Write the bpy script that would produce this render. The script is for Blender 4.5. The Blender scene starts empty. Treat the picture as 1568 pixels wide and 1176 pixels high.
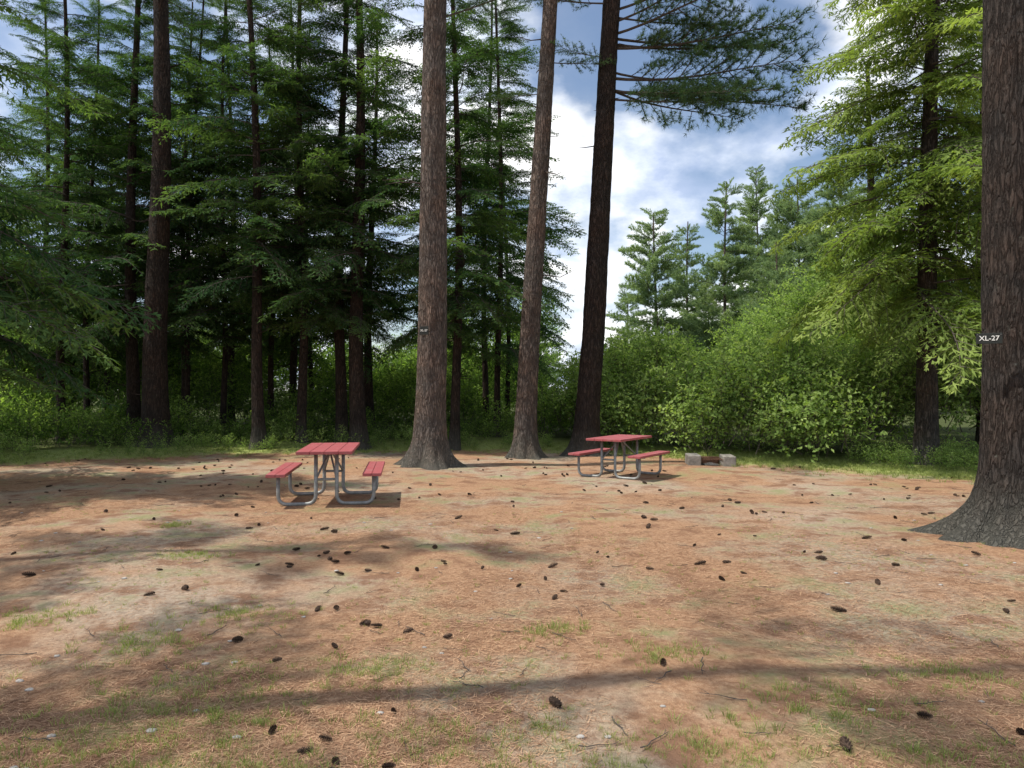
import bpy, bmesh, math, random
import numpy as np
from mathutils import Vector, Matrix, noise, Euler
R = random.Random(7)
scene = bpy.context.scene
F = 1141.0
CAMH = 1.6
def P(px, d): return (px-784.0)/F*d
def U(a,b): return R.uniform(a,b)

# ---------------------------------------------------------------- materials
def mat_new(name):
    m = bpy.data.materials.new(name); m.use_nodes = True
    nt = m.node_tree; nt.nodes.clear()
    out = nt.nodes.new('ShaderNodeOutputMaterial')
    return m, nt, out
def N(nt, typ, **kw):
    n = nt.nodes.new(typ)
    for k,v in kw.items():
        if k in n.inputs.keys(): n.inputs[k].default_value = v
        else: setattr(n,k,v)
    return n
def ramp(nt, fac, stops, interp='LINEAR'):
    r = nt.nodes.new('ShaderNodeValToRGB'); r.color_ramp.interpolation=interp
    el = r.color_ramp.elements
    el[0].position, el[0].color = stops[0][0], (*stops[0][1],1)
    el[1].position, el[1].color = stops[-1][0], (*stops[-1][1],1)
    for p,c in stops[1:-1]:
        e = el.new(p); e.color=(*c,1)
    nt.links.new(fac, r.inputs['Fac']); return r.outputs['Color']
def mixc(nt, fac, a, b, bt='MIX'):
    m = nt.nodes.new('ShaderNodeMix'); m.data_type='RGBA'; m.blend_type=bt
    for sock,v in ((m.inputs[0],fac),(m.inputs[6],a),(m.inputs[7],b)):
        if isinstance(v,(int,float)): sock.default_value=v
        elif isinstance(v,tuple): sock.default_value=(*v,1)
        else: nt.links.new(v,sock)
    return m.outputs[2]
def math_(nt, op, a, b=0.0, clamp=False):
    m = nt.nodes.new('ShaderNodeMath'); m.operation=op; m.use_clamp=clamp
    for i,v in enumerate((a,b)):
        if isinstance(v,(int,float)): m.inputs[i].default_value=v
        else: nt.links.new(v,m.inputs[i])
    return m.outputs[0]
def noise_(nt, vec, scale, detail=4, rough=.55):
    n = nt.nodes.new('ShaderNodeTexNoise'); n.inputs['Scale'].default_value=scale
    n.inputs['Detail'].default_value=detail; n.inputs['Roughness'].default_value=rough
    if vec is not None: nt.links.new(vec,n.inputs['Vector'])
    return n.outputs['Fac']

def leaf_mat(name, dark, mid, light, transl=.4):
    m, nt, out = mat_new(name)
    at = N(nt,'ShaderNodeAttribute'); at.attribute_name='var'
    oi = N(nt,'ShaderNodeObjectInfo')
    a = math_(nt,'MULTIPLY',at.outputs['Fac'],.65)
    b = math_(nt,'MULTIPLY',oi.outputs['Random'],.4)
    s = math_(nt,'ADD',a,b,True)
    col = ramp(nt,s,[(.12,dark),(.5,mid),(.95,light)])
    d = N(nt,'ShaderNodeBsdfDiffuse'); t=N(nt,'ShaderNodeBsdfTranslucent')
    nt.links.new(col,d.inputs['Color'])
    tc = mixc(nt,1.0,col,(1.3,1.35,.6),'MULTIPLY')
    nt.links.new(tc,t.inputs['Color'])
    mx=N(nt,'ShaderNodeMixShader'); mx.inputs[0].default_value=transl
    nt.links.new(d.outputs[0],mx.inputs[1]); nt.links.new(t.outputs[0],mx.inputs[2])
    nt.links.new(mx.outputs[0],out.inputs['Surface'])
    return m

def bark_mat(name, dark, light, lich=0.25, fine=1.0):
    m, nt, out = mat_new(name)
    tc = N(nt,'ShaderNodeTexCoord'); mp=N(nt,'ShaderNodeMapping')
    mp.inputs['Scale'].default_value=(1*fine,1*fine,.2*fine)
    nt.links.new(tc.outputs['Object'],mp.inputs['Vector'])
    wn = N(nt,'ShaderNodeTexNoise'); wn.inputs['Scale'].default_value=14; wn.inputs['Detail'].default_value=5
    nt.links.new(mp.outputs[0],wn.inputs['Vector'])
    va = N(nt,'ShaderNodeVectorMath'); va.operation='SCALE'; va.inputs['Scale'].default_value=.16
    nt.links.new(wn.outputs['Color'],va.inputs[0])
    vb = N(nt,'ShaderNodeVectorMath'); vb.operation='ADD'
    nt.links.new(mp.outputs[0],vb.inputs[0]); nt.links.new(va.outputs[0],vb.inputs[1])
    vo = N(nt,'ShaderNodeTexVoronoi'); vo.feature='DISTANCE_TO_EDGE'; vo.inputs['Scale'].default_value=21
    nt.links.new(vb.outputs[0],vo.inputs['Vector'])
    crack = ramp(nt,vo.outputs['Distance'],[(0.0,(0,0,0)),(.22,(1,1,1))])
    n1 = noise_(nt,mp.outputs[0],34,7,.7)
    n2 = noise_(nt,tc.outputs['Object'],1.6,4,.6)
    n3 = noise_(nt,tc.outputs['Object'],13,6,.75)
    base = mixc(nt,ramp(nt,n1,[(.3,(0,)*3),(.72,(1,)*3)]),dark,light)
    base = mixc(nt,crack,mixc(nt,.6,base,tuple(c*.3 for c in dark)),base)
    base = mixc(nt,ramp(nt,n2,[(.4,(0,0,0)),(.62,(.7,)*3)]),base,mixc(nt,1.0,base,(1.25,1.0,.86),'MULTIPLY'))
    base = mixc(nt,ramp(nt,noise_(nt,tc.outputs['Object'],3.1,3),[(.35,(.5,)*3),(.55,(0,)*3)]),base,mixc(nt,1.0,base,(.55,.57,.6),'MULTIPLY'))
    sp = N(nt,'ShaderNodeSeparateXYZ'); nt.links.new(tc.outputs['Object'],sp.inputs[0])
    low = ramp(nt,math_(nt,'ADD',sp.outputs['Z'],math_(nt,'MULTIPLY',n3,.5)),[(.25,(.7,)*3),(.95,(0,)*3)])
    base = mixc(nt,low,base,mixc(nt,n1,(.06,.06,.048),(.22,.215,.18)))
    lm = ramp(nt,n3,[(.6,(0,0,0)),(.68,(lich,lich,lich))])
    base = mixc(nt,lm,base,(.30,.33,.27))
    h = math_(nt,'ADD',math_(nt,'MULTIPLY',crack,.8),math_(nt,'MULTIPLY',n1,1.1))
    b = N(nt,'ShaderNodeBump'); b.inputs['Strength'].default_value=1; b.inputs['Distance'].default_value=.035
    nt.links.new(h,b.inputs['Height'])
    p = N(nt,'ShaderNodeBsdfPrincipled'); p.inputs['Roughness'].default_value=.9
    p.inputs['Specular IOR Level'].default_value=.2
    nt.links.new(base,p.inputs['Base Color']); nt.links.new(b.outputs[0],p.inputs['Normal'])
    nt.links.new(p.outputs[0],out.inputs['Surface'])
    return m

def simple_mat(name, c1, c2, scale=8, rough=.7, metal=0, bump=.2, spec=.4, bd=.01, var=False):
    m, nt, out = mat_new(name)
    tc = N(nt,'ShaderNodeTexCoord')
    if var:
        at = N(nt,'ShaderNodeAttribute'); at.attribute_name='var'
        f = at.outputs['Fac']
    else:
        n1 = noise_(nt,tc.outputs['Object'],scale,6,.65)
        f = ramp(nt,n1,[(.3,(0,0,0)),(.7,(1,1,1))])
    col = mixc(nt,f,c1,c2)
    p = N(nt,'ShaderNodeBsdfPrincipled'); p.inputs['Roughness'].default_value=rough
    p.inputs['Metallic'].default_value=metal; p.inputs['Specular IOR Level'].default_value=spec
    nt.links.new(col,p.inputs['Base Color'])
    if bump>0:
        b = N(nt,'ShaderNodeBump'); b.inputs['Strength'].default_value=bump; b.inputs['Distance'].default_value=bd
        nt.links.new(noise_(nt,tc.outputs['Object'],scale*5,5,.6),b.inputs['Height'])
        nt.links.new(b.outputs[0],p.inputs['Normal'])
    nt.links.new(p.outputs[0],out.inputs['Surface'])
    return m

M_bark = bark_mat('pine_bark',(.10,.082,.073),(.27,.225,.195))
M_bark_backlit = bark_mat('pine_bark_backlit',(.03,.024,.021),(.085,.066,.057),.06)  # pine bark darkened in its colour to look backlit
M_bark_hem = bark_mat('hemlock_bark',(.028,.022,.018),(.09,.066,.055),.2)
M_bark_near = bark_mat('near_bark',(.034,.029,.026),(.095,.08,.071),.2,.9)
M_twig = simple_mat('twig_bark',(.05,.04,.033),(.11,.09,.075),20,.9,bump=0)
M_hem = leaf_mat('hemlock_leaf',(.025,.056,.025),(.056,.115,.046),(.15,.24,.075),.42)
M_hem_sun = leaf_mat('hemlock_leaf_sunny',(.07,.12,.035),(.18,.26,.07),(.36,.45,.14),.46)  # lighter, yellower copy of the hemlock leaf with sunlight put into the colour
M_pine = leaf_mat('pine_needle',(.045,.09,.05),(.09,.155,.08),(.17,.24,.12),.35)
M_pine_far = leaf_mat('pine_needle_hazed',(.16,.24,.14),(.26,.35,.20),(.38,.47,.25),.42)  # needle colour lightened to paint in distance haze
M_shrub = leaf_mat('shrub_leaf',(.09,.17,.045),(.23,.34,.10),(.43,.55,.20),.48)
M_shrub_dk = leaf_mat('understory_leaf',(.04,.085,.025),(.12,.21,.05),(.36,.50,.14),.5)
M_grass = leaf_mat('grass_blade',(.16,.19,.07),(.27,.33,.11),(.44,.47,.20),.4)
M_litter = simple_mat('dead_needles',(.20,.095,.05),(.58,.37,.22),30,.75,bump=0,var=True,spec=.3)
M_cone = simple_mat('cone_scales',(.03,.02,.015),(.16,.105,.075),60,.85,bump=0,var=True,spec=.2)

# ---------------------------------------------------------------- mesh builder
class MB:
    def __init__(s): s.v=[]; s.f=[]; s.m=[]; s.var=[]
    def add(s, vs, fs, mi=0, var=0.5):
        o=len(s.v); s.v.extend([tuple(v) for v in vs]); s.f.extend([tuple(i+o for i in f) for f in fs])
        s.m.extend([mi]*len(fs)); s.var.extend([var]*len(vs))
    def leaf(s,p,d,side,l,w,mi=1,var=.5,bend=0.0,k=.45):
        a=p; c=p+d*l; mm=p+d*(l*k)+Vector((0,0,bend))
        s.add([a,mm+side*(w*.5),c,mm-side*(w*.5)],[(0,1,2,3)],mi,var)
    def tube(s,pts,rads,n=4,mi=0,var=.5,cap=False):
        pts=[Vector(p) for p in pts]; o=len(s.v); up=Vector((0,0,1)); prev=None
        for i,p in enumerate(pts):
            t=(pts[min(i+1,len(pts)-1)]-pts[max(i-1,0)]).normalized()
            if prev is None:
                a=t.cross(up); 
                if a.length<.1: a=t.cross(Vector((1,0,0)))
                a.normalize()
            else:
                a=(prev-t*prev.dot(t)).normalized()
            prev=a; b=t.cross(a)
            for k in range(n):
                an=2*math.pi*k/n
                s.v.append(tuple(p+(a*math.cos(an)+b*math.sin(an))*rads[i])); s.var.append(var)
        for i in range(len(pts)-1):
            for k in range(n):
                k2=(k+1)%n
                s.f.append((o+i*n+k,o+i*n+k2,o+(i+1)*n+k2,o+(i+1)*n+k)); s.m.append(mi)
        if cap:
            s.f.append(tuple(o+k for k in range(n))[::-1]); s.m.append(mi)
            q=o+(len(pts)-1)*n; s.f.append(tuple(q+k for k in range(n))); s.m.append(mi)
    def box(s,c,size,rot=None,mi=0,bev=.006,var=.5):
        bm=bmesh.new(); bmesh.ops.create_cube(bm,size=1)
        for v in bm.verts: v.co=Vector((v.co.x*size[0],v.co.y*size[1],v.co.z*size[2]))
        if bev>0: bmesh.ops.bevel(bm,geom=bm.edges[:],offset=bev,segments=2,affect='EDGES',profile=.6)
        M=Matrix.Translation(c) @ (rot.to_matrix().to_4x4() if rot else Matrix())
        bm.verts.ensure_lookup_table()
        s.add([M@v.co for v in bm.verts],[[v.index for v in f.verts] for f in bm.faces],mi,var); bm.free()
    def mesh(s,name,mats,smooth=False):
        me=bpy.data.meshes.new(name); me.from_pydata(s.v,[],s.f)
        for m in mats: me.materials.append(m)
        me.polygons.foreach_set('material_index',s.m)
        at=me.attributes.new('var','FLOAT','POINT'); at.data.foreach_set('value',s.var)
        if smooth: me.polygons.foreach_set('use_smooth',[True]*len(s.f))
        me.update(); return me
def link(o,parent=None):
    scene.collection.objects.link(o)
    if parent: o.parent=parent
    return o
def obj(name,me,parent=None): return link(bpy.data.objects.new(name,me),parent)

# ---------------------------------------------------------------- prototypes
def proto_coll(name, meshes):
    c=bpy.data.collections.new(name)
    for i,me in enumerate(meshes): c.objects.link(bpy.data.objects.new(f'{name}_{i}',me))
    return c
def rv(): 
    return Vector((R.gauss(0,1),R.gauss(0,1),R.gauss(0,1))).normalized()

def hemlock_branch(mats,seed):
    R.seed(seed); b=MB(); L=3.0
    def axis(x): return Vector((x, .14*math.sin(x*1.7+seed), .12*x-.11*x*x))
    n=12; b.tube([axis(L*i/n) for i in range(n+1)],[.024*(1-.9*i/n) for i in range(n+1)],5,0)
    x=.3; sgn=1
    while x<L:
        t=x/L; sl=(1.0*(1-t)**.8+.25)*U(.5,1.25)*min(1,.35+t*2.2); sgn=-sgn
        ang=math.radians(U(38,72))*sgn
        p0=axis(x); d0=Vector((math.cos(ang),math.sin(ang),U(-.35,.22))).normalized()
        droop=U(.25,.65); m=4
        def pt(s): return p0+d0*s+Vector((.10*s*s,0,-droop*s*s))
        b.tube([pt(sl*i/m) for i in range(m+1)],[.006*(1-.85*i/m)+.001 for i in range(m+1)],3,0)
        s=.04; sg2=1
        while s<sl:
            sg2=-sg2; t2=s/sl; p=pt(s); tl=(.27*(1-t2)+.09)*U(.7,1.2)
            dd=(pt(s+.02)-p).normalized(); perp=Vector((-dd.y,dd.x,0)).normalized()
            a2=math.radians(U(35,65)); d=(dd*math.cos(a2)+perp*math.sin(a2)*sg2+Vector((0,0,U(-.7,.1)))).normalized()
            side=d.cross(Vector((U(-.6,.6),U(-.6,.6),1))).normalized()
            tip=.2+.35*t+.25*t2+U(-.2,.25)
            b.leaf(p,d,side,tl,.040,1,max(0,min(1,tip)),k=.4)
            for q,s3 in ((.25,-1),(.45,1)):
                    pp=p+d*tl*q; d3=(d+side*s3*U(.6,1.1)+Vector((0,0,U(-.35,.05)))).normalized()
                    b.leaf(pp,d3,d3.cross(Vector((U(-.6,.6),U(-.6,.6),1))).normalized(),tl*.6*U(.7,1.1),.036,1,max(0,min(1,tip+U(-.1,.3))))
            s+=.062
        x+=.09
    return b.mesh('hemlock_branch',mats)

def pine_branch(mats,seed,nn=15,nw=.008,tl=.12,dx=.11,ds=.075,up=.04):
    R.seed(seed); b=MB(); L=3.0
    def axis(x): return Vector((x,.15*math.sin(x*1.3+seed),.02*x+up*x*x*.5))
    n=10; b.tube([axis(L*i/n) for i in range(n+1)],[.028*(1-.88*i/n) for i in range(n+1)],5,0)
    def tuft(p,d,sc):
        v0=U(.1,.8)
        for i in range(nn):
            dn=(d*U(.35,1.1)+rv()*.75+Vector((0,0,.15))).normalized()
            sd=dn.cross(rv()).normalized(); l=tl*sc*U(.75,1.15)
            b.add([p-sd*nw*.5,p+sd*nw*.5,p+dn*l],[(0,1,2)],1,max(0,min(1,v0+U(-.15,.2))))
    x=.5; sgn=1
    while x<L+.01:
        t=x/L; sgn=-sgn; sl=(.85*(1-t)+.28)*U(.6,1.25)*min(1,.4+1.5*t); ang=math.radians(U(35,65))*sgn
        p0=axis(x); d0=Vector((math.cos(ang),math.sin(ang),U(-.1,.45))).normalized()
        def pt(s): return p0+d0*s+Vector((.12*s*s,0,.15*s*s))
        b.tube([pt(sl*i/4) for i in range(5)],[.009*(1-.8*i/4)+.001 for i in range(5)],3,0)
        s=sl*.25
        while s<=sl:
            p=pt(s); dd=(pt(s+.02)-p).normalized()
            k=(dd+rv()*.8).normalized(); q=p+k*U(.03,.16)
            tuft(q,k,U(.8,1.1)); tuft(p,dd,1)
            if R.random()<.5: k=(dd+rv()*.9).normalized(); tuft(p+k*.15,k,1)
            s+=ds
        x+=dx
    for i in range(6): tuft(axis(L)+rv()*.05,Vector((1,0,.3)),1)
    return b.mesh('pine_branch',mats)

def shrub_stem(mats,seed,ls=1.0):
    R.seed(seed); b=MB()
    def ax(s): return Vector((.12*math.sin(s*2+seed)+.1*s*s,.08*math.sin(s*3),s))
    b.tube([ax(i/6) for i in range(7)],[.008*(1-.8*i/6)+.001 for i in range(7)],3,0)
    for i in range(14):
        s=.15+.85*i/13; p=ax(s); az=i*2.4+U(-.4,.4); l=(.45*(1-s)+.14)*U(.7,1.2)
        d=Vector((math.cos(az),math.sin(az),U(.2,.7))).normalized()
        b.tube([p,p+d*l*.5,p+d*l+Vector((0,0,-.03))],[.004,.003,.001],3,0)
        m=max(3,int(l/.055))
        for j in range(m+1):
            q=p+d*(l*(j+.5)/m); ld=(d*.6+rv()*.9+Vector((0,0,-.1))).normalized()
            up=(Vector((0,0,1))+rv()*.55).normalized(); sd=ld.cross(up).normalized()
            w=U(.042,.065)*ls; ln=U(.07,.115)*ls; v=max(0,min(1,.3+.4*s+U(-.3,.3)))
            a=q; c=q+ld*ln; mid=q+ld*ln*.45; nrm=sd.cross(ld)*w*.18
            b.add([a,mid+sd*w*.5+nrm,c,mid-sd*w*.5+nrm],[(0,1,2),(0,2,3)],1,v)
    return b.mesh('shrub_stem',mats)

def grass_tuft(mats,seed):
    R.seed(seed); b=MB()
    for i in range(16):
        a=U(0,6.28); r=U(0,.06); p=Vector((math.cos(a)*r,math.sin(a)*r,0)); l=U(.04,.1)
        d=Vector((math.cos(a)*U(.1,.7),math.sin(a)*U(.1,.7),1)).normalized(); sd=d.cross(rv()).normalized()*.0025
        m=p+d*l*.6; e=m+(d+Vector((math.cos(a)*.6,math.sin(a)*.6,-.3))).normalized()*l*.5; v=U(0,1)
        b.add([p-sd,p+sd,m+sd*.8,m-sd*.8,e],[(0,1,2,3),(3,2,4)],0,v)
    return b.mesh('grass_tuft',mats)

def cone_mesh(mats,seed):
    R.seed(seed); b=MB(); L=U(.09,.12); n=70
    b.tube([(-L/2,0,0),(-L*.2,0,0),(L*.2,0,0),(L/2,0,0)],[.006,.012,.010,.002],6,0,.1)
    for i in range(n):
        t=i/n; x=-L/2+L*t; rr=.027*math.sin(math.pi*min(1,(.12+t*.88)))**.7+.006; az=i*2.39996
        o=Vector((0,math.cos(az),math.sin(az))); sdv=Vector((0,-math.sin(az),math.cos(az)))
        p=Vector((x,0,0))+o*.006; e=Vector((x+.010,0,0))+o*rr; m=(p+e)*.5+Vector((.004,0,0))
        b.add([p,m+sdv*.008,e,m-sdv*.008],[(0,1,2,3)],0,t*.3+U(0,.6))
    return b.mesh('cone',mats)

def twig_mesh(mats,seed):
    R.seed(seed); b=MB(); L=U(.15,.4)
    pts=[Vector((L*(i/5-.5),U(-.012,.012),.006+U(0,.008))) for i in range(6)]
    b.tube(pts,[.0045*(1-.12*i) for i in range(6)],5,0,cap=True)
    for i in range(2):
        p=pts[R.randint(1,4)]; d=Vector((U(.3,1),U(-1,1),.15)).normalized()
        b.tube([p,p+d*L*.22],[.003,.001],4,0)
    return b.mesh('twig',mats)

PC = {
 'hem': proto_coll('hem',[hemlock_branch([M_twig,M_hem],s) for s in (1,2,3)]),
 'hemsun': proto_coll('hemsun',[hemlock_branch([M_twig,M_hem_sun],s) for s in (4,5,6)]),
 'pine': proto_coll('pine',[pine_branch([M_twig,M_pine],s) for s in (7,8,9)]),
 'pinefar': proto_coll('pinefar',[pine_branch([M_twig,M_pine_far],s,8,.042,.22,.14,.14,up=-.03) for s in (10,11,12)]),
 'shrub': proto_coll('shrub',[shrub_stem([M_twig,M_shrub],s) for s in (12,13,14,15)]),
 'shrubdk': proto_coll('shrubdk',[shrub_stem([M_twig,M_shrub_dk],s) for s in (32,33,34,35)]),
 'grass': proto_coll('grass',[grass_tuft([M_grass],s) for s in (16,17,18)]),
 'cone': proto_coll('cone',[cone_mesh([M_cone],s) for s in (22,23,24)]),
 'twig': proto_coll('twig',[twig_mesh([M_twig],s) for s in (25,26,27)]),
}
R.seed(99)
NG={}
def ng_for(key):
    if key in NG: return NG[key]
    g=bpy.data.node_groups.new('scatter_'+key,'GeometryNodeTree')
    g.interface.new_socket('Geometry',in_out='INPUT',socket_type='NodeSocketGeometry')
    g.interface.new_socket('Geometry',in_out='OUTPUT',socket_type='NodeSocketGeometry')
    gi=g.nodes.new('NodeGroupInput'); go=g.nodes.new('NodeGroupOutput')
    ip=g.nodes.new('GeometryNodeInstanceOnPoints'); ci=g.nodes.new('GeometryNodeCollectionInfo')
    ci.inputs['Collection'].default_value=PC[key]; ci.inputs['Separate Children'].default_value=True
    ci.inputs['Reset Children'].default_value=True
    def na(n,t):
        a=g.nodes.new('GeometryNodeInputNamedAttribute'); a.data_type=t; a.inputs['Name'].default_value=n; return a.outputs['Attribute']
    e=g.nodes.new('FunctionNodeEulerToRotation')
    g.links.new(na('rot','FLOAT_VECTOR'),e.inputs[0])
    g.links.new(gi.outputs[0],ip.inputs['Points']); g.links.new(ci.outputs[0],ip.inputs['Instance'])
    ip.inputs['Pick Instance'].default_value=True
    g.links.new(na('idx','INT'),ip.inputs['Instance Index']); g.links.new(e.outputs[0],ip.inputs['Rotation'])
    g.links.new(na('scl','FLOAT_VECTOR'),ip.inputs['Scale'])
    g.links.new(ip.outputs[0],go.inputs[0]); NG[key]=g; return g
def scatter(name,key,items,parent=None):
    """items: list of (pos, euler, scale(vec or float))"""
    me=bpy.data.meshes.new(name); me.from_pydata([tuple(i[0]) for i in items],[],[])
    a=me.attributes.new('rot','FLOAT_VECTOR','POINT'); a.data.foreach_set('vector',np.array([i[1] for i in items],'f').ravel())
    sc=np.array([(i[2],)*3 if isinstance(i[2],float) else i[2] for i in items],'f')
    a=me.attributes.new('scl','FLOAT_VECTOR','POINT'); a.data.foreach_set('vector',sc.ravel())
    n=len(PC[key].objects)
    a=me.attributes.new('idx','INT','POINT'); a.data.foreach_set('value',[R.randrange(n) for _ in items])
    o=obj(name,me,parent); md=o.modifiers.new('scatter','NODES'); md.node_group=ng_for(key); return o

# ---------------------------------------------------------------- terrain
EX=[-400,-30,-10.7,-7.6,-1.4,3.3,4.6,6.5,8.2,12,30,400]
EY=[14,14,15.6,18.0,19.5,18.2,15.8,14.5,12.9,9,0,-5]
def edge(x): return float(np.interp(x,EX,EY))
def gh(x,y):
    h=.022*math.sin(x*.9+1)*math.sin(y*.7)+.015*math.sin(x*2.1+y*1.3)
    if abs(x)<60 and -10<y<80:
        h+=.03*(noise.noise(Vector((x*.35,y*.35,0))))
        t=min(1,max(0,(y-edge(x)+.4)/2.2)); h+=.13*t*t*(3-2*t)
    return h
def axisv(n,near,far,p=3.0):
    t=np.linspace(-1,1,n); return near*t+ (far-near)*np.sign(t)*np.abs(t)**7
xs=axisv(200,22,600); ys=axisv(220,24,600)+8
verts=[(x,y,gh(x,y)) for y in ys for x in xs]; nx=len(xs)
faces=[(j*nx+i,j*nx+i+1,(j+1)*nx+i+1,(j+1)*nx+i) for j in range(len(ys)-1) for i in range(nx-1)]
me=bpy.data.meshes.new('ground'); me.from_pydata(verts,[],faces)
me.polygons.foreach_set('use_smooth',[True]*len(faces))
at=me.attributes.new('woods','FLOAT','POINT'); at.data.foreach_set('value',[v[1]-edge(v[0]) for v in verts])
m,nt,out=mat_new('needle_ground')
geo=N(nt,'ShaderNodeNewGeometry'); pos=geo.outputs['Position']
na_=noise_(nt,pos,.45,5,.6); nb=noise_(nt,pos,2.3,6,.65); nc=noise_(nt,pos,26,5,.7); nd=noise_(nt,pos,140,3,.7); ne=noise_(nt,pos,.9,4,.6)
base=ramp(nt,nc,[(.25,(.22,.115,.065)),(.5,(.49,.295,.175)),(.75,(.66,.455,.29))])
base=mixc(nt,ramp(nt,nd,[(.35,(.0,)*3),(.65,(.65,)*3)]),base,(.30,.165,.095))
grey=ramp(nt,nc,[(.3,(.32,.265,.205)),(.7,(.60,.51,.41))])
base=mixc(nt,ramp(nt,na_,[(.46,(0,)*3),(.6,(.75,)*3)]),base,grey)
base=mixc(nt,ramp(nt,nb,[(.38,(.85,)*3),(.5,(0,)*3)]),base,(.25,.135,.082))
gg=math_(nt,'MULTIPLY',ramp(nt,ne,[(.48,(0,)*3),(.60,(.75,)*3)]),ramp(nt,nb,[(.45,(0,)*3),(.6,(1,)*3)]))
base=mixc(nt,gg,base,(.28,.29,.13))
wa=N(nt,'ShaderNodeAttribute'); wa.attribute_name='woods'
w=math_(nt,'ADD',wa.outputs['Fac'],math_(nt,'MULTIPLY',math_(nt,'SUBTRACT',nb,.5),2.5))
gcol=ramp(nt,nc,[(.3,(.20,.26,.06)),(.7,(.50,.54,.2))])
w1=ramp(nt,math_(nt,'ADD',math_(nt,'MULTIPLY',w,.5),.5),[(.3,(0,)*3),(.65,(1,)*3)])
base=mixc(nt,w1,base,gcol)
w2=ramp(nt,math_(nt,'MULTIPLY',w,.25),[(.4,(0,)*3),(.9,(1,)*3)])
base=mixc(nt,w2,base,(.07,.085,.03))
bp=N(nt,'ShaderNodeBump'); bp.inputs['Strength'].default_value=.9; bp.inputs['Distance'].default_value=.035
nt.links.new(math_(nt,'ADD',nc,math_(nt,'MULTIPLY',nd,.5)),bp.inputs['Height'])
p=N(nt,'ShaderNodeBsdfPrincipled'); p.inputs['Roughness'].default_value=.95; p.inputs['Specular IOR Level'].default_value=.1
nt.links.new(base,p.inputs['Base Color']); nt.links.new(bp.outputs[0],p.inputs['Normal']); nt.links.new(p.outputs[0],out.inputs['Surface'])
me.materials.append(m); obj('ground',me)

# ---------------------------------------------------------------- trees
def trunk_mesh(name,H,r,lean,mat,flare=1.6,seed=0,seg=28,stubs=10,stub_lo=1.5,stub_hi=10,top=.25,bow=.1,hi=False,fl_h=.28,lobes=6):
    rr=random.Random(seed); b=MB()
    th=[rr.uniform(0,6.28) if not hi else 6.28*(i+rr.uniform(-.25,.25))/lobes for i in range(lobes)]
    la=[rr.uniform(.5,1.15) for _ in th]
    ph=rr.uniform(0,6)
    zs=[-.25+.05*i for i in range(24)] if not hi else [-.25+.03*i for i in range(60)]
    step=.35 if not hi else .06
    while zs[-1]<H: 
        zs.append(zs[-1]+(step if zs[-1]<12 else .6))
    def ctr(z): return Vector((lean[0]*z+bow*math.sin(z*.35+ph)*min(1,z/3) - 0, lean[1]*z+bow*.6*math.cos(z*.3+ph)*min(1,z/3), z))
    def rad(z): return r*(1-(1-top)*max(0,z)/H)
    pw=16 if hi else 9
    vs=[];fs=[]
    for z in zs:
        c=ctr(z); zz=max(z,-.08)
        for k in range(seg):
            a=2*math.pi*k/seg
            lob=max([la[i]*max(0,math.cos(a-th[i]-.25*math.exp(-zz*6)*(la[i]-.8)))**pw for i in range(len(th))])
            R_=rad(z)*(1+.12*math.exp(-max(z,0)/.8))+ (flare-1)*r*(.22*math.exp(-zz/.35)+1.15*lob*math.exp(-zz/fl_h))
            q=Vector((math.cos(a)*2.2,math.sin(a)*2.2,z*.9+seed*7))
            R_*=1+.05*noise.noise(q)
            if hi:
                q=Vector((math.cos(a)*9*r/.3,math.sin(a)*9*r/.3,z*2.0+seed)); R_+=.014*(1-2*abs(noise.noise(q)))+.007*noise.noise(q*3)
            vs.append((c.x+math.cos(a)*R_,c.y+math.sin(a)*R_,z))
    n=len(zs)
    for i in range(n-1):
        for k in range(seg): fs.append((i*seg+k,i*seg+(k+1)%seg,(i+1)*seg+(k+1)%seg,(i+1)*seg+k))
    b.add(vs,fs,0)
    for i in range(stubs):
        z=rr.uniform(stub_lo,stub_hi); a=rr.uniform(0,6.28); l=rr.uniform(.15,.9); d=Vector((math.cos(a),math.sin(a),rr.uniform(-.3,.4)))
        p=ctr(z)+d*rad(z)*.8; k=Vector((rr.uniform(-.1,.1),rr.uniform(-.1,.1),rr.uniform(-.15,.15)))
        b.tube([p,p+d*l*.5+k,p+d*l],[.018,.011,.003],5,0)
    return b.mesh(name,[mat],True),ctr,rad
def make_tree(name,x,y,H,r,lean=(0,0),kind='hem',cs=3,spread=3,whorl=.33,per=5,mat=None,seed=1,extra=None,prof=.7,pitch=(-5,25),zmax=None,roll=.45,pj=14,**kw):
    rr=random.Random(seed*13+5); mat=mat or M_bark_hem
    me,ctr,rad=trunk_mesh(name,H,r,lean,mat,seed=seed,**kw)
    o=obj(name,me); o.location=(x,y,gh(x,y))
    it=[]; z=cs
    while z<H-.1:
        t=(z-cs)/(H-cs)
        for k in range(per if rr.random()<.8 else per-2):
            zz=z+rr.uniform(-.2,.2); l=spread*(1-t)**prof*rr.uniform(.5,1.15)*min(1,.7+t*4)
            a=rr.uniform(0,6.28); pi=math.radians(pitch[0]+(pitch[1]-pitch[0])*t+rr.uniform(-pj,pj))
            s=max(.3,l/3.0); c=ctr(zz)
            it.append(((c.x,c.y,zz),(rr.uniform(-roll,roll),-pi,a),float(s)))
        z+=whorl*rr.uniform(.7,1.3)
    for (zz,az,l,pi,rol) in (extra or []):
        c=ctr(zz); it.append(((c.x,c.y,zz),(rol,-math.radians(pi),math.radians(az)),float(l/3.0)))
    if it: scatter('foliage',kind,it,o)
    return o

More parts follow.
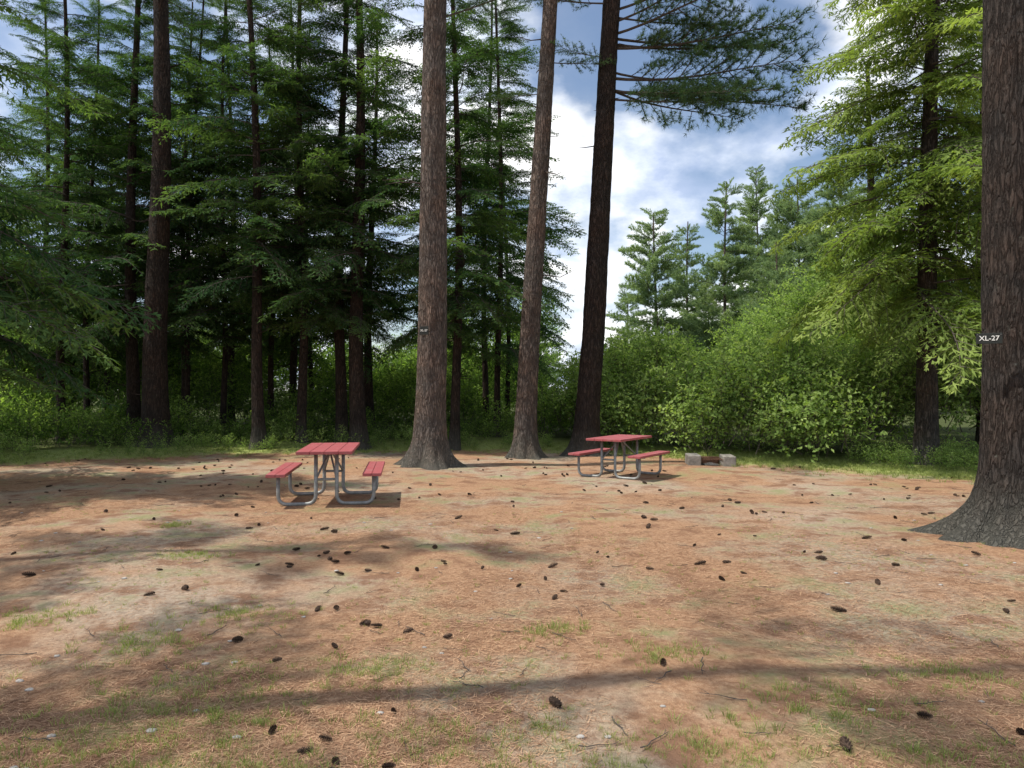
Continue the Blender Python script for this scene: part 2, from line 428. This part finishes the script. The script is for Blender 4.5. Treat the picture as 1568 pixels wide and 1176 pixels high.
# left hemlock / pine stand, front row
make_tree('pine_tree',P(240,19),19,19,.32,(.0,0),'pine',11.5,3.2,1.1,4,M_bark_hem,seed=1,flare=1.7,stubs=14)
FR=dict(prof=.5)
make_tree('hemlock_tree',P(205,20.5),20.5,15,.18,(.0,0),'hem',3.2,3.2,.45,4,seed=2,**FR)
make_tree('hemlock_tree',P(398,19),19,15,.15,(-.028,0),'hem',4.6,2.8,.5,4,seed=3,stubs=26,**FR)
make_tree('hemlock_tree',P(460,20),20,15,.13,(.005,0),'hem',3.8,2.9,.48,4,seed=4,stubs=26,**FR)
make_tree('hemlock_tree',P(523,20.5),20.5,15,.16,(.004,0),'hem',3.4,3.0,.48,4,seed=5,stubs=16,**FR)
make_tree('hemlock_tree',P(550,19.5),19.5,15,.21,(-.008,0),'hem',3.6,3.0,.48,4,seed=6,stubs=16,**FR)
make_tree('hemlock_tree',P(285,22),22,15,.08,(.03,0),'hem',3.0,3.0,.48,4,seed=7,stubs=14,**FR)
make_tree('hemlock_tree',P(340,22),22,15,.09,(.01,0),'hem',3.0,3.0,.48,4,seed=8,stubs=14,**FR)
make_tree('pine_tree',P(657,15.4),15.4,20,.31,(.017,0),'pine',13.5,3.6,1.1,4,M_bark,seed=9,flare=2.15,hi=True,seg=96,stubs=9,stub_lo=5,stub_hi=12,bow=.04,top=.42,fl_h=.2,lobes=8,
   extra=[(9.3,20,2.6,20,0)])
make_tree('hemlock_tree',P(697,19.5),19.5,15,.13,(.0,0),'hem',2.8,3.0,.42,4,seed=10,stubs=20,**FR)
make_tree('hemlock_tree',P(762,22.5),22.5,15,.10,(.0,0),'hem',2.4,2.7,.42,4,seed=110,stubs=20,**FR)
make_tree('pine_tree',P(803,17.6),17.6,20,.245,(.054,0),'pine',12.5,3.2,1.1,4,M_bark,seed=11,flare=2.0,hi=True,seg=80,stubs=14,stub_lo=4,stub_hi=11,bow=.03,top=.35,fl_h=.2,lobes=7,
   extra=[(8.6,170,1.4,-5,0),(9.4,10,1.6,-5,0)])
ex=[(8.9,-4,4.6,-13,.1),(8.8,-28,4.0,-15,.3),(9.0,20,3.8,-12,-.3),(8.6,-12,3.2,-9,.5),(9.9,-10,4.3,-3,0),(10.1,14,4.1,-2,.4),(10.3,-25,3.9,2,-.3),(10.8,-30,3.8,5,0),(11.2,0,4.2,6,.3),(11.5,20,4,4,-.3),(12.1,-15,4.2,8,0),(10.9,190,2.6,0,0),(11.8,160,2.8,0,0),(9.6,200,1.5,0,0),(10.6,5,3,-6,.6),(9.4,0,3.6,-10,-.5),(10.5,-45,3.4,0,0),(9.2,-18,4.4,-9,-.2),(10.0,5,4.5,-4,.1)]
make_tree('pine_tree',P(895,18.0),18.0,21,.285,(.063,.0),'pine',13.5,4.0,1.1,4,M_bark_backlit,seed=12,flare=1.8,hi=True,seg=80,stubs=7,stub_lo=5,stub_hi=12,bow=.03,top=.4,fl_h=.22,lobes=7,extra=ex)
make_tree('hemlock_tree',-9.6,11.6,13,.26,(0,0),'hem',2.1,3.7,.42,5,seed=14)
make_tree('hemlock_tree',-13.2,16.5,14,.26,(0,0),'hem',2.6,3.4,.5,5,seed=15)
make_tree('hemlock_tree',P(95,21),21,15,.12,(0,0),'hem',3.0,3.1,.48,4,seed=16,**FR)
# right side
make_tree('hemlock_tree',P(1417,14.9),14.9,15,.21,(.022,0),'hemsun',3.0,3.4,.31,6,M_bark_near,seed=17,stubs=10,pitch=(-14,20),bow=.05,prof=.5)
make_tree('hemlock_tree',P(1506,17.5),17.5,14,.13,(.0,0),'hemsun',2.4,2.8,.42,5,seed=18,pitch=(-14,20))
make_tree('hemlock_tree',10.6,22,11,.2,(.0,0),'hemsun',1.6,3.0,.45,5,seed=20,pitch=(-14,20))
make_tree('pine_tree',5.34,7.9,20,.30,(.0,.0),'pine',10.5,4.2,1.2,4,M_bark_near,seed=33,flare=2.5,hi=True,seg=140,stubs=5,stub_lo=7,stub_hi=10,bow=.02,top=.5,fl_h=.2,lobes=10)
# unseen slender trees added beside the camera so open crowns dapple the clearing
make_tree('pine_tree',-7.2,1.4,19,.26,(0,0),'pine',8.0,3.6,1.3,3,M_bark,seed=34)
make_tree('pine_tree',-4.4,3.3,19,.13,(0,0),'pine',10.0,3.0,1.1,3,M_bark,seed=36)
make_tree('hemlock_tree',-8.8,6.4,16,.12,(0,0),'hem',7.5,2.6,1.0,3,M_bark,seed=38)
# woods behind on the left
rr=random.Random(5); k=0
spots=[]
for tries in range(3000):
    y=rr.uniform(23,31); x=rr.uniform(-26,1.4); 
    if x>.07*y-1.9: continue
    if (x*F/y+784)<-60: continue
    if all((x-a)**2+(y-c)**2>7.0 for a,c in spots): spots.append((x,y))
    if len(spots)>=18: break
for (x,y) in spots:
    k+=1; make_tree('hemlock_tree',x,y,rr.uniform(12,16.5),rr.uniform(.08,.15),(rr.uniform(-.02,.02),0),'hem',rr.uniform(2.8,4.4),rr.uniform(2.9,3.7),.57,4,seed=40+k,seg=12,stubs=8,prof=.5)
# distant pines on the right
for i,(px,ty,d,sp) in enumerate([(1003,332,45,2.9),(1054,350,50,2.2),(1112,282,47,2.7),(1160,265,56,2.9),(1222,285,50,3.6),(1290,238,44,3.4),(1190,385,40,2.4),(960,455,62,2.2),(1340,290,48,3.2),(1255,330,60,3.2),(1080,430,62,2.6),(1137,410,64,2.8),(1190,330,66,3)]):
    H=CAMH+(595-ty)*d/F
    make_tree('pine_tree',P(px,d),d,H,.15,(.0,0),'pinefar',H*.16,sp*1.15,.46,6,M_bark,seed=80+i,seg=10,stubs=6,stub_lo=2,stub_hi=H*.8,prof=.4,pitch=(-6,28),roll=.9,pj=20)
# broadleaf trees behind the thicket
def leafy_tree(x,y,H,W,seed):
    rr=random.Random(seed); me,ctr,rad=trunk_mesh('maple_tree',H*.9,.11,(0,0),M_bark,seed=seed,seg=10,stubs=0)
    o=obj('maple_tree',me); o.location=(x,y,0); it=[]
    for i in range(190):
        a=rr.uniform(0,6.28); u=rr.uniform(0,1); zz=H*(.15+.75*u); r=W*math.sin(math.pi*(.12+.83*u))**.7*rr.uniform(.3,.9)*(1+.4*noise.noise(Vector((math.cos(a)*1.5,math.sin(a)*1.5,u*4+seed))))
        tl=rr.uniform(.2,1.3); it.append(((r*math.cos(a),r*math.sin(a),zz),(0,tl,a),float(rr.uniform(.8,1.4))))
    scatter('foliage','shrub',it,o)
leafy_tree(P(1225,29),29,5.4,2.2,1); leafy_tree(P(1290,27),27,6.6,2.3,2); leafy_tree(P(1165,33),33,4.8,1.9,3); leafy_tree(P(1360,26),26,6.2,2.4,4)
# far mass of forest
b=MB(); it=[]; rr=random.Random(11)
for i in range(34):
    d=rr.uniform(52,80); px=rr.choice([rr.uniform(-100,850),rr.uniform(-100,850),rr.uniform(1300,1600)]); x=P(px,d); H=rr.uniform(8,13)
    b.tube([(x,d,-.2),(x,d,H)],[.2,.03],6,0); z=1.5
    while z<H:
        t=z/H
        for q in range(4): it.append(((x,d,z),(rr.uniform(-.5,.5),-rr.uniform(-.3,.4),rr.uniform(0,6.28)),float(max(.45,1.4*(1-t)**.5*rr.uniform(.7,1.1)))))
        z+=.85
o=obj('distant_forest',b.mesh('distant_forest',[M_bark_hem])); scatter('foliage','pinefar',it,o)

# ---------------------------------------------------------------- shrubs
def shrub_mass(name,n,xr,yoff,Hf,seed,cond=lambda x,y:True,tilt=.7,sc=(.8,1.3),deep=3.0,key='shrub'):
    rr=random.Random(seed); it=[]
    for _ in range(n):
        x=rr.uniform(*xr); o_=rr.uniform(0,1)**1.3*(yoff[1]-yoff[0])+yoff[0]; y=edge(x)+o_
        if not cond(x,y): continue
        H=Hf(x,y,o_); 
        if H<.2: continue
        s=rr.uniform(*sc); s=min(s,H); z=max(0,(H-s*.85)*(rr.uniform(0,1)**.55))
        if o_>yoff[0]+deep and z+s<H-.7 : continue     # skip stems hidden deep inside the mass
        a=rr.uniform(0,6.28); tl=rr.uniform(0,tilt)
        it.append(((x,y,z+gh(x,y)-.02),(tl*math.cos(a),tl*math.sin(a),rr.uniform(0,6.28)),float(s)))
    return scatter(name,key,it)
def nz(x,y,s=.4): return noise.noise(Vector((x*s,y*s,3.3)))
def Hr(x,y,o):
    px=x/y*F+784
    top=CAMH+(595-(530+14*math.sin(px*.03)+10*math.sin(px*.071)))*y/F
    h=min(top*(1+.16*nz(x,y,.7)), .9+o*.75+.9*nz(x,y,1.1))
    if x>6.9 and y<15.4: h=min(h,.35)          # open ground round the foot of the hemlock
    return h
shrub_mass('shrub_thicket',2800,(2.0,15),(.7,9),Hr,1,tilt=.9)
shrub_mass('understory_shrubs',2400,(-24,2.2),(1.6,17),lambda x,y,o:(.4+o*.14)*(1+1.6*nz(x,y,.5)),2,key='shrubdk')
shrub_mass('undergrowth',1100,(-18,14),(.2,2.4),lambda x,y,o:.4+.5*nz(x,y,.8),3,sc=(.25,.5),cond=lambda x,y: x<1 or x>13 or y-edge(x)>1.1)
shrub_mass('woodland_brush',1800,(-30,4),(14,24),lambda x,y,o:(3.8+2.4*nz(x,y,.3)) if (x<.05*y and x>-.75*y) else 0,4,sc=(1.2,2.0),key='shrubdk')
shrub_mass('woodland_brush',300,(11,26),(12,22),lambda x,y,o:(3.2+1.3*nz(x,y,.3)),6,sc=(1.2,2.0))

# ---------------------------------------------------------------- needle litter: one mesh
rs=np.random.RandomState(3); n=260000
y=2.3+ (rs.rand(n)**1.5)*9.0; x=(rs.rand(n)*2-1)*(y*.74+.5)
gx=np.arange(-10,10.01,.25); gy=np.arange(2,12.01,.25)
G=np.array([[gh(a,c) for a in gx] for c in gy])
ix=np.clip(((x+10)/.25).astype(int),0,len(gx)-2); iy=np.clip(((y-2)/.25).astype(int),0,len(gy)-2)
fx=(x+10)/.25-ix; fy=(y-2)/.25-iy
z=(G[iy,ix]*(1-fx)*(1-fy)+G[iy,ix+1]*fx*(1-fy)+G[iy+1,ix]*(1-fx)*fy+G[iy+1,ix+1]*fx*fy)+rs.uniform(.001,.008,n)
az=rs.rand(n)*2*np.pi; l=rs.uniform(.02,.065,n); dz=rs.uniform(-.04,.1,n); wd=rs.uniform(.0007,.0013,n)*(1+.08*y)
dv=np.stack([np.cos(az),np.sin(az),dz],1)*l[:,None]; sv=np.stack([-np.sin(az),np.cos(az),rs.uniform(-.4,.4,n)],1)*wd[:,None]
c=np.stack([x,y,z],1)
keep=np.array([noise.noise(Vector((a*.55,b_*.55,7.7))) for a,b_ in zip(x[:],y[:])])+rs.rand(n)*.55>.08
c=c[keep]; dv=dv[keep]; sv=sv[keep]; n=len(c)
V=np.stack([c-sv,c+sv,c+dv+sv*.6,c+dv-sv*.6],1).reshape(-1,3).astype('f')
me=bpy.data.meshes.new('pine_needle_litter'); me.vertices.add(4*n); me.vertices.foreach_set('co',V.ravel())
me.loops.add(4*n); me.loops.foreach_set('vertex_index',np.arange(4*n,dtype='i')); me.polygons.add(n); me.polygons.foreach_set('loop_start',np.arange(0,4*n,4,dtype='i'))
at=me.attributes.new('var','FLOAT','POINT'); at.data.foreach_set('value',np.repeat(rs.rand(n)**1.3,4).astype('f'))
me.update(calc_edges=True); me.materials.append(M_litter); obj('pine_needle_litter',me)

# ---------------------------------------------------------------- small ground things
rr=random.Random(21)
it=[]
while len(it)<250:
    y=3.0+rr.random()**.8*14; x=rr.uniform(-1,1)*(y*.74)
    if y>edge(x): continue
    if rr.random()>(.35 if y<5 else 1): continue
    s=rr.uniform(.4,.9); it.append(((x,y,gh(x,y)+.02*s),(rr.uniform(0,6),rr.uniform(-.35,.35),rr.uniform(0,6.28)),float(s)))
    while rr.random()<.35:
        x2=x+rr.gauss(0,.25); y2=y+rr.gauss(0,.25)
        it.append(((x2,y2,gh(x2,y2)+.02),(rr.uniform(0,6),rr.uniform(-.25,.25),rr.uniform(0,6.28)),float(s*.9)))
scatter('pine_cones','cone',it)
it=[]
for i in range(300):
    y=2.8+rr.random()*11; x=rr.uniform(-1,1)*y*.74
    it.append(((x,y,gh(x,y)+.004),(0,0,rr.uniform(0,6.28)),float(rr.uniform(.25,.8))))
scatter('fallen_twigs','twig',it)
it=[]
cl=[(-1.7,3.9,.5),(-1.3,3.5,.35),(-2.3,4.6,.35),(-1.9,5.2,.4),(-.8,4.2,.3),(-.4,3.4,.3),(-2.0,3.3,.5),(.3,4.9,.25),(.9,4.4,.3),(-3.3,5.2,.3),(1.6,3.7,.4),(.2,3.3,.4),(-3,7,.25),(-3.9,8.6,.2),(2.4,4.2,.3),(-1,3.0,.5),(-1.5,3.0,.4),(1.0,3.2,.4),(2.0,3.1,.4)]
for (cx,cy,r_) in cl:
    for i in range(int(100*r_/.4)):
        x=cx+rr.gauss(0,r_*.6); y=cy+rr.gauss(0,r_*.45)
        if y<2.5: continue
        it.append(((x,y,gh(x,y)),(0,0,rr.uniform(0,6.28)),float(rr.uniform(.2,.6))))
for i in range(2600):
    y=2.8+rr.random()**1.3*7; x=rr.uniform(-1,1)*y*.74
    if noise.noise(Vector((x*.8,y*.8,2)))<.0: continue
    it.append(((x,y,gh(x,y)),(0,0,rr.uniform(0,6.28)),float(rr.uniform(.15,.4))))
scatter('grass_tufts','grass',it)
it=[]
for i in range(6500):
    x=rr.uniform(-16,13); y=edge(x)+rr.gauss(.45,.6)
    if x<3.5 and rr.random()<.6: continue
    it.append(((x,y,gh(x,y)),(0,0,rr.uniform(0,6.28)),float(rr.uniform(.5,1.2))))
scatter('grass_edge','grass',it)
b=MB()
for i in range(70):
    y=2.8+rr.random()*7; x=rr.uniform(-1,1)*y*.72; s=rr.uniform(.008,.02)
    bm=bmesh.new(); bmesh.ops.create_icosphere(bm,subdivisions=2,radius=1)
    for v in bm.verts:
        k_=1+.35*noise.noise(v.co*1.3+Vector((i,0,0))); v.co=Vector((v.co.x*s*k_*1.3+x,v.co.y*s*k_+y,v.co.z*s*.45*k_+gh(x,y)+s*.2))
    b.add([v.co.copy() for v in bm.verts],[[v.index for v in f.verts] for f in bm.faces],0); bm.free()
obj('stones',b.mesh('stones',[simple_mat('stone',(.22,.20,.18),(.45,.42,.38),40,.85)],True))

# ---------------------------------------------------------------- picnic tables
def red_mat():
    m,nt,out=mat_new('red_painted_wood')
    tc=N(nt,'ShaderNodeTexCoord'); mp=N(nt,'ShaderNodeMapping'); mp.inputs['Scale'].default_value=(30,1.5,30)
    nt.links.new(tc.outputs['Object'],mp.inputs['Vector'])
    g=noise_(nt,mp.outputs[0],2,5,.6); w=noise_(nt,tc.outputs['Object'],6,6,.7)
    c=mixc(nt,g,(.27,.05,.055),(.42,.105,.11))
    c=mixc(nt,ramp(nt,w,[(.5,(0,)*3),(.75,(.6,)*3)]),c,(.36,.2,.18))
    b_=N(nt,'ShaderNodeBump'); b_.inputs['Strength'].default_value=.3; b_.inputs['Distance'].default_value=.004; nt.links.new(g,b_.inputs['Height'])
    p=N(nt,'ShaderNodeBsdfPrincipled'); p.inputs['Roughness'].default_value=.55
    nt.links.new(c,p.inputs['Base Color']); nt.links.new(b_.outputs[0],p.inputs['Normal']); nt.links.new(p.outputs[0],out.inputs['Surface']); return m
M_red=red_mat()
M_pipe=simple_mat('galvanised_pipe',(.17,.18,.175),(.34,.35,.34),14,.5,.3,.1)
def fillet(pts,r,n=8):
    pts=[Vector(p) for p in pts]; o=[pts[0]]
    for i in range(1,len(pts)-1):
        a,b_,c=pts[i-1],pts[i],pts[i+1]; u=(a-b_).normalized(); v=(c-b_).normalized()
        q0=b_+u*r; q1=b_+v*r
        for k in range(n+1):
            t=k/n; o.append(q0*(1-t)**2+b_*2*t*(1-t)+q1*t*t)
    o.append(pts[-1]); return o
def picnic_table(loc,rot,L=1.7,sc=1.0):
    e=bpy.data.objects.new('picnic_table',None); link(e); e.location=loc; e.rotation_euler=(0,0,rot); e.scale=(sc,)*3
    for i in range(4):
        b=MB(); b.box((-.2775+.185*i,0,.745),(.178,L,.042)); obj(f'table_plank_{i+1}',b.mesh('plank',[M_red]),e)
    for s,nm in ((-1,'left'),(1,'right')):
        b=MB()
        b.box((s*.565,0,.447),(.122,L,.042)); b.box((s*.692,0,.447),(.122,L,.042)); obj(f'bench_{nm}',b.mesh('bench',[M_red]),e)
    rp=.026
    for yy,nm in ((-.52,'near'),(.52,'far')):
        b=MB()
        for s in (-1,1):
            path=fillet([(s*.14,yy,.708),(s*.14,yy,rp),(s*.64,yy,rp),(s*.64,yy,.41)],.13)
            b.tube(path,[rp]*len(path),12,0,cap=True)
            b.box((s*.628,yy,.419),(.24,.05,.012),bev=.002)
        b.box((0,yy,.716),(.70,.05,.014),bev=.002)
        b.tube([(-.14,yy,.36),(.14,yy,.36)],[.018]*2,10,0,cap=True)
        obj(f'frame_{nm}',b.mesh('frame',[M_pipe],True),e)
    b=MB()
    for s in (-1,1):
        b.tube([(s*.14,s*.52,.36),(0,s*.05,.715)],[.015]*2,8,0,cap=True)
        b.tube([(-s*.14,s*.52,.36),(0,s*.05,.715)],[.015]*2,8,0,cap=True)
    obj('diagonal_braces',b.mesh('braces',[M_pipe]),e)
    return e
picnic_table((-2.62,10.75,gh(-2.66,10.75)),math.radians(8),1.65)
picnic_table((1.96,13.55,gh(1.93,13.5)),math.radians(-33),1.5,.92)

# ---------------------------------------------------------------- fire pit
M_conc=simple_mat('weathered_concrete',(.15,.14,.12),(.36,.33,.29),7,.95,bump=.9,bd=.02)
M_rust=simple_mat('rusty_steel',(.07,.035,.02),(.20,.10,.06),14,.8,.3)
M_ash=simple_mat('ash',(.03,.03,.03),(.12,.11,.10),20,.95)
e=bpy.data.objects.new('fire_pit',None); link(e); e.location=(4.12,15.5,gh(4.12,15.5)); e.rotation_euler=(0,0,math.radians(-6)); e.scale=(.95,.95,1.0)
for nm,c,s,mt in (('block_left',(-.37,0,.10),(.27,.62,.23),M_conc),('block_right',(.37,0,.095),(.26,.62,.21),M_conc),('block_back',(0,.26,.075),(.45,.12,.15),M_rust)):
    b=MB(); b.box(c,s,bev=.02); obj(nm,b.mesh(nm,[mt]),e)
b=MB()
for i in range(9): b.tube([(-.21+.0525*i,-.28,.14),(-.21+.0525*i,.17,.14)],[.006]*2,6,0,cap=True)
for yy in (-.28,-.05,.165): b.tube([(-.235,yy,.128),(.235,yy,.128)],[.007]*2,6,0,cap=True)
obj('grate',b.mesh('grate',[M_rust]),e)
b=MB(); 
vs=[(0,-.05,.06)]+[(math.cos(a)*.22,math.sin(a)*.22-.05,.012) for a in [6.283*i/20 for i in range(20)]]
b.add(vs,[(0,i+1,(i+1)%20+1) for i in range(20)]); obj('ash_heap',b.mesh('ash',[M_ash],True),e)

# ---------------------------------------------------------------- signs
M_sign=simple_mat('sign_board',(.012,.014,.012),(.022,.026,.022),10,.6)
M_white=simple_mat('sign_paint',(.7,.7,.66),(.85,.85,.8),10,.6,bump=0)
def sign(loc,rotz,w,h,txt,ts):
    e=bpy.data.objects.new('campsite_sign',None); link(e); e.location=loc; e.rotation_euler=(0,0,rotz)
    b=MB(); b.box((0,0,0),(w,.018,h),bev=.003); obj('board',b.mesh('board',[M_sign]),e)
    cu=bpy.data.curves.new('lettering','FONT'); cu.body=txt; cu.size=ts; cu.align_x='CENTER'; cu.align_y='CENTER'; cu.extrude=.0015; cu.offset=.0008
    cu.materials.append(M_white); t=link(bpy.data.objects.new('lettering',cu),e); t.location=(0,-.0115,0); t.rotation_euler=(math.pi/2,0,0)
    b=MB()
    for sx in (-1,1): b.tube([(sx*w*.44,-.013,h*.36),(sx*w*.44,-.005,h*.36)],[.004]*2,8,0,cap=True)
    obj('screws',b.mesh('screws',[M_pipe]),e)
sign((P(1512,7.66),7.63,CAMH+(595-518)*7.6/F),math.radians(-28),.23,.11,'XL-27',.07)
sign((P(649,15.0),15.02,CAMH+(595-506)*15/F),math.radians(-12),.19,.17,'XL-27',.06)

# ---------------------------------------------------------------- sun, sky, camera
el,az=math.radians(62),math.radians(-98)
D=Vector((math.sin(az)*math.cos(el),math.cos(az)*math.cos(el),math.sin(el)))
ld=bpy.data.lights.new('sun','SUN'); ld.energy=5.0; ld.angle=math.radians(.6); ld.color=(1,.95,.86)
lo=link(bpy.data.objects.new('sun',ld)); lo.rotation_euler=D.to_track_quat('Z','Y').to_euler(); lo.location=(10,10,30)
w=bpy.data.worlds.new('World'); scene.world=w; w.use_nodes=True; nt=w.node_tree; nt.nodes.clear()
out=nt.nodes.new('ShaderNodeOutputWorld')
sky=nt.nodes.new('ShaderNodeTexSky'); sky.sky_type='NISHITA'; sky.sun_disc=False; sky.sun_elevation=el; sky.sun_rotation=az; sky.air_density=1.0; sky.dust_density=.8; sky.ozone_density=1.5
bg=nt.nodes.new('ShaderNodeBackground'); bg.inputs['Strength'].default_value=.14; nt.links.new(sky.outputs[0],bg.inputs['Color'])
tc=nt.nodes.new('ShaderNodeTexCoord'); sep=nt.nodes.new('ShaderNodeSeparateXYZ'); nt.links.new(tc.outputs['Generated'],sep.inputs[0])
zz=math_(nt,'ADD',math_(nt,'MAXIMUM',sep.outputs['Z'],0.0),.42)
cx=math_(nt,'DIVIDE',sep.outputs['X'],zz); cy=math_(nt,'DIVIDE',sep.outputs['Y'],zz)
cb=nt.nodes.new('ShaderNodeCombineXYZ'); nt.links.new(cx,cb.inputs[0]); nt.links.new(cy,cb.inputs[1]); cb.inputs[2].default_value=4.0
n1=noise_(nt,cb.outputs[0],2.8,9,.52); n2=noise_(nt,cb.outputs[0],4.4,8,.55)
fac=ramp(nt,n1,[(.44,(.08,)*3),(.51,(.6,)*3),(.59,(1,)*3)])
cc=ramp(nt,n2,[(.38,(.42,.50,.68)),(.47,(.68,.74,.86)),(.56,(1,1,1))])
b2=nt.nodes.new('ShaderNodeBackground'); b2.inputs['Strength'].default_value=1.45; nt.links.new(cc,b2.inputs['Color'])
mx=nt.nodes.new('ShaderNodeMixShader'); nt.links.new(fac,mx.inputs[0]); nt.links.new(bg.outputs[0],mx.inputs[1]); nt.links.new(b2.outputs[0],mx.inputs[2]); nt.links.new(mx.outputs[0],out.inputs['Surface'])

cd=bpy.data.cameras.new('camera'); cd.sensor_width=36; cd.lens=18/(784/F); cd.clip_end=3000; cd.clip_start=.05
co=link(bpy.data.objects.new('camera',cd)); co.location=(0,0,CAMH); co.rotation_euler=(math.radians(90.35),0,0); scene.camera=co
scene.view_settings.view_transform='Standard'; scene.view_settings.look='None'; scene.view_settings.exposure=0
